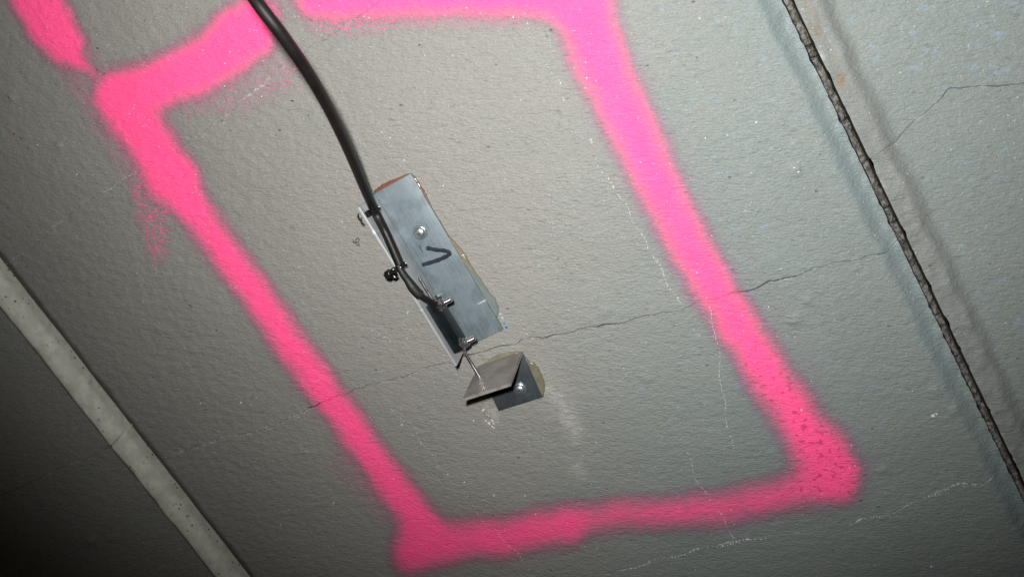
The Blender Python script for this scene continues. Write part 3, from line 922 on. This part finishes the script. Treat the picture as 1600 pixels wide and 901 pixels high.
# ---- displacement sensor on the flange
sensor = empty('displacement_sensor', G(0.11, TT - TF, 0.02))
tag(sensor, 'black block gauge with a thin steel rod bolted inside the aluminium angle', 'sensor')
t_in = TT - TF
s0_, _, hb0 = on_plane(665, 480, 't', t_in - 0.0002)
s1_, _, hb1 = on_plane(710, 553, 't', t_in - 0.0002)
h_top = (hb0 + hb1) / 2
t_rf = t_in - 0.0098
hr0 = on_plane(703, 484, 't', t_rf)[2]; hr1 = on_plane(727, 526, 't', t_rf)[2]
h_bot = max(0.008, (hr0 + hr1) / 2)
print('block', s0_, s1_, 'h', h_top, h_bot, hr0, hr1)
body = bevelled_box('body', GF, s0_, s1_, t_rf, t_in - 0.0002, h_bot, h_top, MAT_BODY, sensor, 0.0005)
rs0, rt, _ = on_plane(655.5, 433.5, 'h', 0.0255)
rs1, rt1, _ = on_plane(757, 601.5, 'h', 0.0255)
bm = bmesh.new()
lathe(bm, G(rs0, (rt + rt1) / 2, 0.0255), A_, [(0, 0), (0, 0.0011), (0.0003, 0.00135), (rs1 - rs0 - 0.0006, 0.00135), (rs1 - rs0, 0.0009), (rs1 - rs0, 0)], 18)
from_bm('rod', bm, MAT_STEEL, sensor)
HB = h_top - 0.0045
def bolt(u, v, name='bolt'):
    s, _, h = on_plane(u, v, 't', t_rf - 0.004)
    print('bolt', s, h)
    bm = bmesh.new()
    wash = from_bm
    o = G(s, t_rf, h); ax = -B_
    prof = [(0, 0.0), (0, 0.0018)]
    z = 0.0
    while z < 0.0115:
        prof += [(z + 0.00025, 0.00225), (z + 0.0005, 0.0020)]
        z += 0.0005
    prof += [(0.0118, 0.0015), (0.0118, 0)]
    lathe(bm, o, ax, prof, 18)
    bo = from_bm(name, bm, MAT_STEEL, sensor, sharp=60)
    bm = bmesh.new()
    lathe(bm, o, ax, [(0, 0.0), (0, 0.0047), (0.0007, 0.0047), (0.0007, 0)], 26)
    from_bm('washer', bm, MAT_STEEL, bo)
    for k, (z0, z1) in enumerate(((0.0009, 0.0035), (0.0037, 0.0058))):
        bm = bmesh.new()
        ph = 0.35 + 0.4 * k
        hexr = lambda th, r, z: r * math.cos(math.pi / 6) / math.cos(((th + ph) % (math.pi / 3)) - math.pi / 6)
        rr = 0.0042 if k == 0 else 0.0036
        lathe(bm, o, ax, [(z0, 0), (z0, rr * 0.92), (z0 + 0.0004, rr), (z1 - 0.0004, rr), (z1, rr * 0.9), (z1, 0)], 48, wob=hexr)
        from_bm('nut', bm, MAT_STEEL, bo, sharp=25)
    return s, h
b1 = bolt(692, 473.5); b2 = bolt(728.5, 534)
bevelled_box('terminal', GF, b1[0] - 0.0065, b1[0] - 0.001, t_rf - 0.0007, t_rf - 0.0001, b1[1] - 0.006, b1[1] - 0.001, MAT_BODY, sensor, 0.0001, 1)

# ---- cable, sleeve and lead
cable = empty('signal_cable', G(0.06, 0.028, 0.02))
tag(cable, 'thick black cable curving down from the top edge to the black gauge', 'cable')
r_c = 0.0034
T_C = t_in - r_c - 0.0008                      # the cable lies against the inside of the flange
def on_t(u, v, t):
    q = on_plane(u, v, 't', t)
    return Vector(G(*q))
CP = [(330, -150, 0.185), (362, -62, 0.19), (399, 0, 0.180), (443, 58, 0.172), (484, 118, 0.154), (518, 178, 0.126), (547, 240, 0.090), (568, 290, 0.056)]
TP = [(585, 328), (602, 362), (616, 393), (627, 419)]
print('cable h', [round(-on_t(u, v, T_C).y, 4) for u, v in TP])
pts = [Vector((-0.62, -0.12, 0.42)), Vector((-0.46, -0.17, 0.22))] + [Vector(W(u, v, h)) for u, v, h in CP] + [on_t(u, v, T_C) for u, v in TP]
path = catmull(pts, 12)
bm = bmesh.new(); tube(bm, path, r_c, 20)
from_bm('jacket', bm, MAT_CABLE, cable)
SP = [(622, 414, T_C), (630, 428, T_C), (638, 439, T_C - 0.0005), (645, 449, T_C - 0.001), (652, 457, T_C - 0.0018), (657, 461, T_C - 0.0025)]
path = catmull([on_t(*p) for p in SP], 8)
rad = [0.0025 + 0.0004 * sstep(0, 12, np.array(i)) + 0.0008 * sstep(12, 24, np.array(i)) for i in range(len(path))]
rad = [float(r) for r in rad]; rad[-1] = 0.0029
bm = bmesh.new(); tube(bm, path, rad, 16)
from_bm('sleeve', bm, MAT_SLEEVE, cable)
LP = [(654, 459, T_C - 0.002), (662, 465, T_C - 0.003), (671, 470, T_C - 0.004), (681, 476, T_C - 0.0052), (687, 479, T_C - 0.006)]
path = catmull([on_t(*p) for p in LP], 8)
bm = bmesh.new(); tube(bm, path, 0.0024, 14)
from_bm('lead', bm, MAT_CABLE, cable)

# ---- the two cable ties
def cable_tie(label, uv, hc, over_edge, r):
    loc = on_plane(uv[0], uv[1], 't', T_C)
    c = Vector(G(*loc))
    root = empty('cable_tie', c)
    tag(root, label, 'cable tie', 'black ties holding the signal cable')
    pts = []
    gap = (t_in + 0.0022) - loc[1] + 0.0012                 # from the cable axis to outside the flange
    if over_edge: reach = [(r * 1.1, -0.6 * r), (gap, -0.3 * r), (gap + 0.0014, 0.4 * r), (gap, FH - loc[2] + 0.0006), (gap - 0.004, FH - loc[2] + 0.0012)]
    else: reach = [(r * 1.05, -0.5 * r), (t_in - loc[1] - 0.0004, -0.1 * r), (t_in - loc[1] - 0.0004, 0.3 * r), (r * 0.9, 0.75 * r)]
    for a in np.linspace(125, -165, 15):
        th = math.radians(a)
        pts.append(G(loc[0], loc[1] + 1.10 * r * math.cos(th), loc[2] + 1.10 * r * math.sin(th)))
    for (dt, dh) in reach: pts.append(G(loc[0], loc[1] + dt, loc[2] + dh))
    pts.append(pts[0])
    loop = catmull([Vector(p) for p in pts], 4)[:-1]
    bm = bmesh.new(); tube(bm, loop, 0, 10, closed=True, flat=(0.0017, 0.00065, A_))
    from_bm('band', bm, MAT_TIE, root, sharp=60)
    return root, loc
tie1, l1 = cable_tie('upper black cable tie holding the cable near the top of the aluminium angle', (585, 328), 0.030, False, r_c)
# head and tail of the upper tie, outside the flange and beside the cable
hd = on_plane(574.5, 334, 't', t_in - 0.0012)
bevelled_box('head', GF, hd[0] - 0.0022, hd[0] + 0.0022, t_in - 0.0026, t_in - 0.0002, hd[2] - 0.0026, hd[2] + 0.0024, MAT_TIE, tie1, 0.0006)
tl = on_plane(559, 338, 't', TT + 0.0012)
bm = bmesh.new(); tube(bm, [Vector(G(tl[0] - 0.0012, TT - 0.0002, tl[2])), Vector(G(tl[0], TT + 0.0009, tl[2])), Vector(G(tl[0] + 0.0022, TT + 0.0011, tl[2] + 0.0006)), Vector(G(tl[0] + 0.0044, TT + 0.0004, tl[2] + 0.0004))], 0, 10, flat=(0.0014, 0.0006, OUT))
from_bm('tail', bm, MAT_TIE, tie1, sharp=60)
tie2, l2 = cable_tie('lower black cable tie looped over the edge of the aluminium angle, knobby head outside', (626, 417), 0.0285, True, r_c * 1.08)
hd = on_plane(606, 429, 'h', 0.034)
bm = bmesh.new()
vs = box(bm, GF, hd[0] - 0.0030, hd[0] + 0.0028, hd[1] - 0.0030, hd[1] + 0.0026, 0.0292, 0.0368)
bmesh.ops.bevel(bm, geom=list(bm.edges), offset=0.0013, segments=2, affect='EDGES')
from_bm('head', bm, MAT_TIE, tie2, sharp=50)
bm = bmesh.new()
for k in range(5):
    lathe(bm, G(hd[0] + 0.0008 + 0.0011 * k, hd[1] - 0.0004, 0.0285 - 0.0006 * k), A_, [(0, 0), (0, 0.0021 - 0.00012 * (k % 2)), (0.0010, 0.0022), (0.00115, 0)], 10)
from_bm('tail', bm, MAT_TIE, tie2, sharp=40)

# ------------------------------------------------------------------ small marks stuck to the wall
MAT_CRUST = simple('white_mineral_crust', (0.72, 0.71, 0.68), 0.55, 0, 0.5, col2=(0.5, 0.49, 0.46), nscale=500, bump=0.5, bscale=900)
def chip(bm, p, r, stretch, ang, hgt):
    n = 7; base = []; top = []
    for k in range(n):
        th = 2 * math.pi * k / n
        rr = r * random.uniform(0.6, 1.15)
        x, z = rr * stretch * math.cos(th), rr * math.sin(th)
        xx, zz = x * math.cos(ang) - z * math.sin(ang), x * math.sin(ang) + z * math.cos(ang)
        base.append(bm.verts.new((p[0] + xx, p[1] + 0.0008, p[2] + zz)))
        top.append(bm.verts.new((p[0] + xx * 0.7, p[1] - hgt, p[2] + zz * 0.7)))
    for k in range(n): bm.faces.new((base[k], base[(k + 1) % n], top[(k + 1) % n], top[k]))
    bm.faces.new(top)
bm = bmesh.new()
HAIR = [([(820, 30), (830, 60), (852, 95), (878, 135)], 0.25, 0.22), ([(922, 215), (928, 240), (945, 275), (965, 300), (985, 335), (1010, 382), (1022, 400), (1045, 445), (1062, 475)], 0.75, 0.30),
        ([(1105, 475), (1117, 515), (1124, 560), (1128, 610), (1135, 650), (1145, 700)], 0.8, 0.27), ([(1068, 700), (1080, 720), (1090, 755), (1115, 785), (1135, 820), (1155, 850)], 0.6, 0.24),
        ([(610, 640), (640, 660), (680, 720), (720, 770), (745, 800), (790, 845), (830, 890)], 0.75, 0.22), ([(760, 645), (775, 670), (760, 655)], 0.5, 0.5),
        ([(160, 300), (190, 282), (215, 270)], 0.7, 0.30), ([(380, 155), (400, 142), (425, 130)], 0.7, 0.28), ([(10, 415), (50, 385)], 0.4, 0.24),
        ([(975, 888), (1040, 872), (1100, 856), (1200, 838)], 0.55, 0.26), ([(1320, 818), (1390, 802), (1450, 775), (1490, 758), (1530, 755)], 0.7, 0.25), ([(1520, 897), (1600, 884)], 0.8, 0.24),
        ([(250, 718), (330, 690), (420, 668), (500, 635)], 0.45, 0.24), ([(5, 753), (60, 737), (105, 720), (170, 697)], 0.0, 0.3)]
def wall_h(u, v):
    return 0.0002
for poly, dens, rmm in HAIR:
    L = 0; P2 = [Vector((*p, 0)) for p in poly]
    for a, b in zip(P2[:-1], P2[1:]):
        n = int((b - a).length / 3.2)
        for k in range(n):
            if random.random() > dens: continue
            t = (k + random.random()) / n
            q = a.lerp(b, t)
            wob = 2.2 * math.sin(q.x * 0.11 + q.y * 0.07) + random.uniform(-0.8, 0.8)
            d = (b - a).normalized()
            u, v = q.x - d.y * wob, q.y + d.x * wob
            p = W(u, v, 0.0001)
            p2 = W(u + d.x, v + d.y, 0.0001) - p
            chip(bm, p, rmm * 0.001 * random.uniform(0.6, 1.35), random.uniform(1.6, 3.6), math.atan2(p2[2], p2[0]) + random.uniform(-.3, .3), 0.0005)
for k in range(150):
    u, v = random.uniform(30, 1560), random.uniform(5, 890)
    if v > 410 + 1.27 * u - 30 or u > 1200 + 0.48 * v: continue
    chip(bm, W(u, v, 0.0001), 0.0004 * random.choice((0.6, 0.7, 0.8, 1.0, 1.5)), random.uniform(1, 1.8), random.uniform(0, 3), 0.0006)
for u, v, r in ((1093, 29, 1.0), (1458, 649, 1.6), (1463, 646, 1.1), (876, 130, .9), (923, 218, .9), (610, 215, .8), (632, 250, .9), (637, 488, .9), (693, 290, 1), (1252, 640, .8), (1455, 884, .9), (755, 640, 1.3), (740, 657, .9), (765, 660, 1.0), (628, 663, .9), (726, 752, .9), (772, 773, 1.2), (820, 774, .9), (700, 740, .8), (1247, 268, 1.5), (1240, 262, 1.0)):
    chip(bm, W(u, v, 0.0004), 0.0007 * r, 1.5, 0.4, 0.0010)
crust = from_bm('mineral_crust', bm, MAT_CRUST, slab, smooth=False)
crust['kind'] = 'stuff'
crust['label'] = 'white specks and crusted hairline cracks on the concrete'

MAT_BLUE = simple('blue_paint', (0.012, 0.07, 0.20), 0.25, 0, 0.5, nscale=400, col2=(0.03, 0.13, 0.30))
MAT_PALE = simple('pale_blue_paint', (0.24, 0.33, 0.38), 0.3, 0, 0.5, nscale=400)
for k, (u, v, r, m) in enumerate(((791.5, 510.5, 1.35, MAT_BLUE), (793, 482, .9, MAT_BLUE), (788, 505, .8, MAT_BLUE), (785, 497, 1.5, MAT_PALE), (782, 491, 1.2, MAT_PALE), (741, 434, 1.0, MAT_BLUE))):
    bm = bmesh.new()
    hh = 0.0016 if (u, v) == (741, 434) else 0
    lathe(bm, W(u, v, 0.0), OUT, [(-0.0005, r * 0.001), (0.0002 + hh, r * 0.001), (0.0005 + hh, r * 0.0008), (0.0007 + hh, r * 0.0004), (0.00075 + hh, 0)], 14)
    from_bm('paint_drop', bm, m, slab)

# curled dark fibre stuck to the wall left of the bracket
fp = [(551, 374), (553, 377), (557, 379), (560, 377), (561, 373), (558, 372), (556, 376), (557, 382), (561, 383), (560, 379), (553, 379), (550, 377)]
path = catmull([Vector(W(u, v, 0.0012 + 0.0006 * (i % 3))) for i, (u, v) in enumerate(fp)], 5)
bm = bmesh.new(); tube(bm, path, 0.00024, 6)
fib = from_bm('curled_fibre', bm, simple('dark_fibre', (0.05, 0.03, 0.025), 0.6))
tag(fib, 'tiny dark curled fibre stuck on the wall left of the aluminium angle', 'fibre')
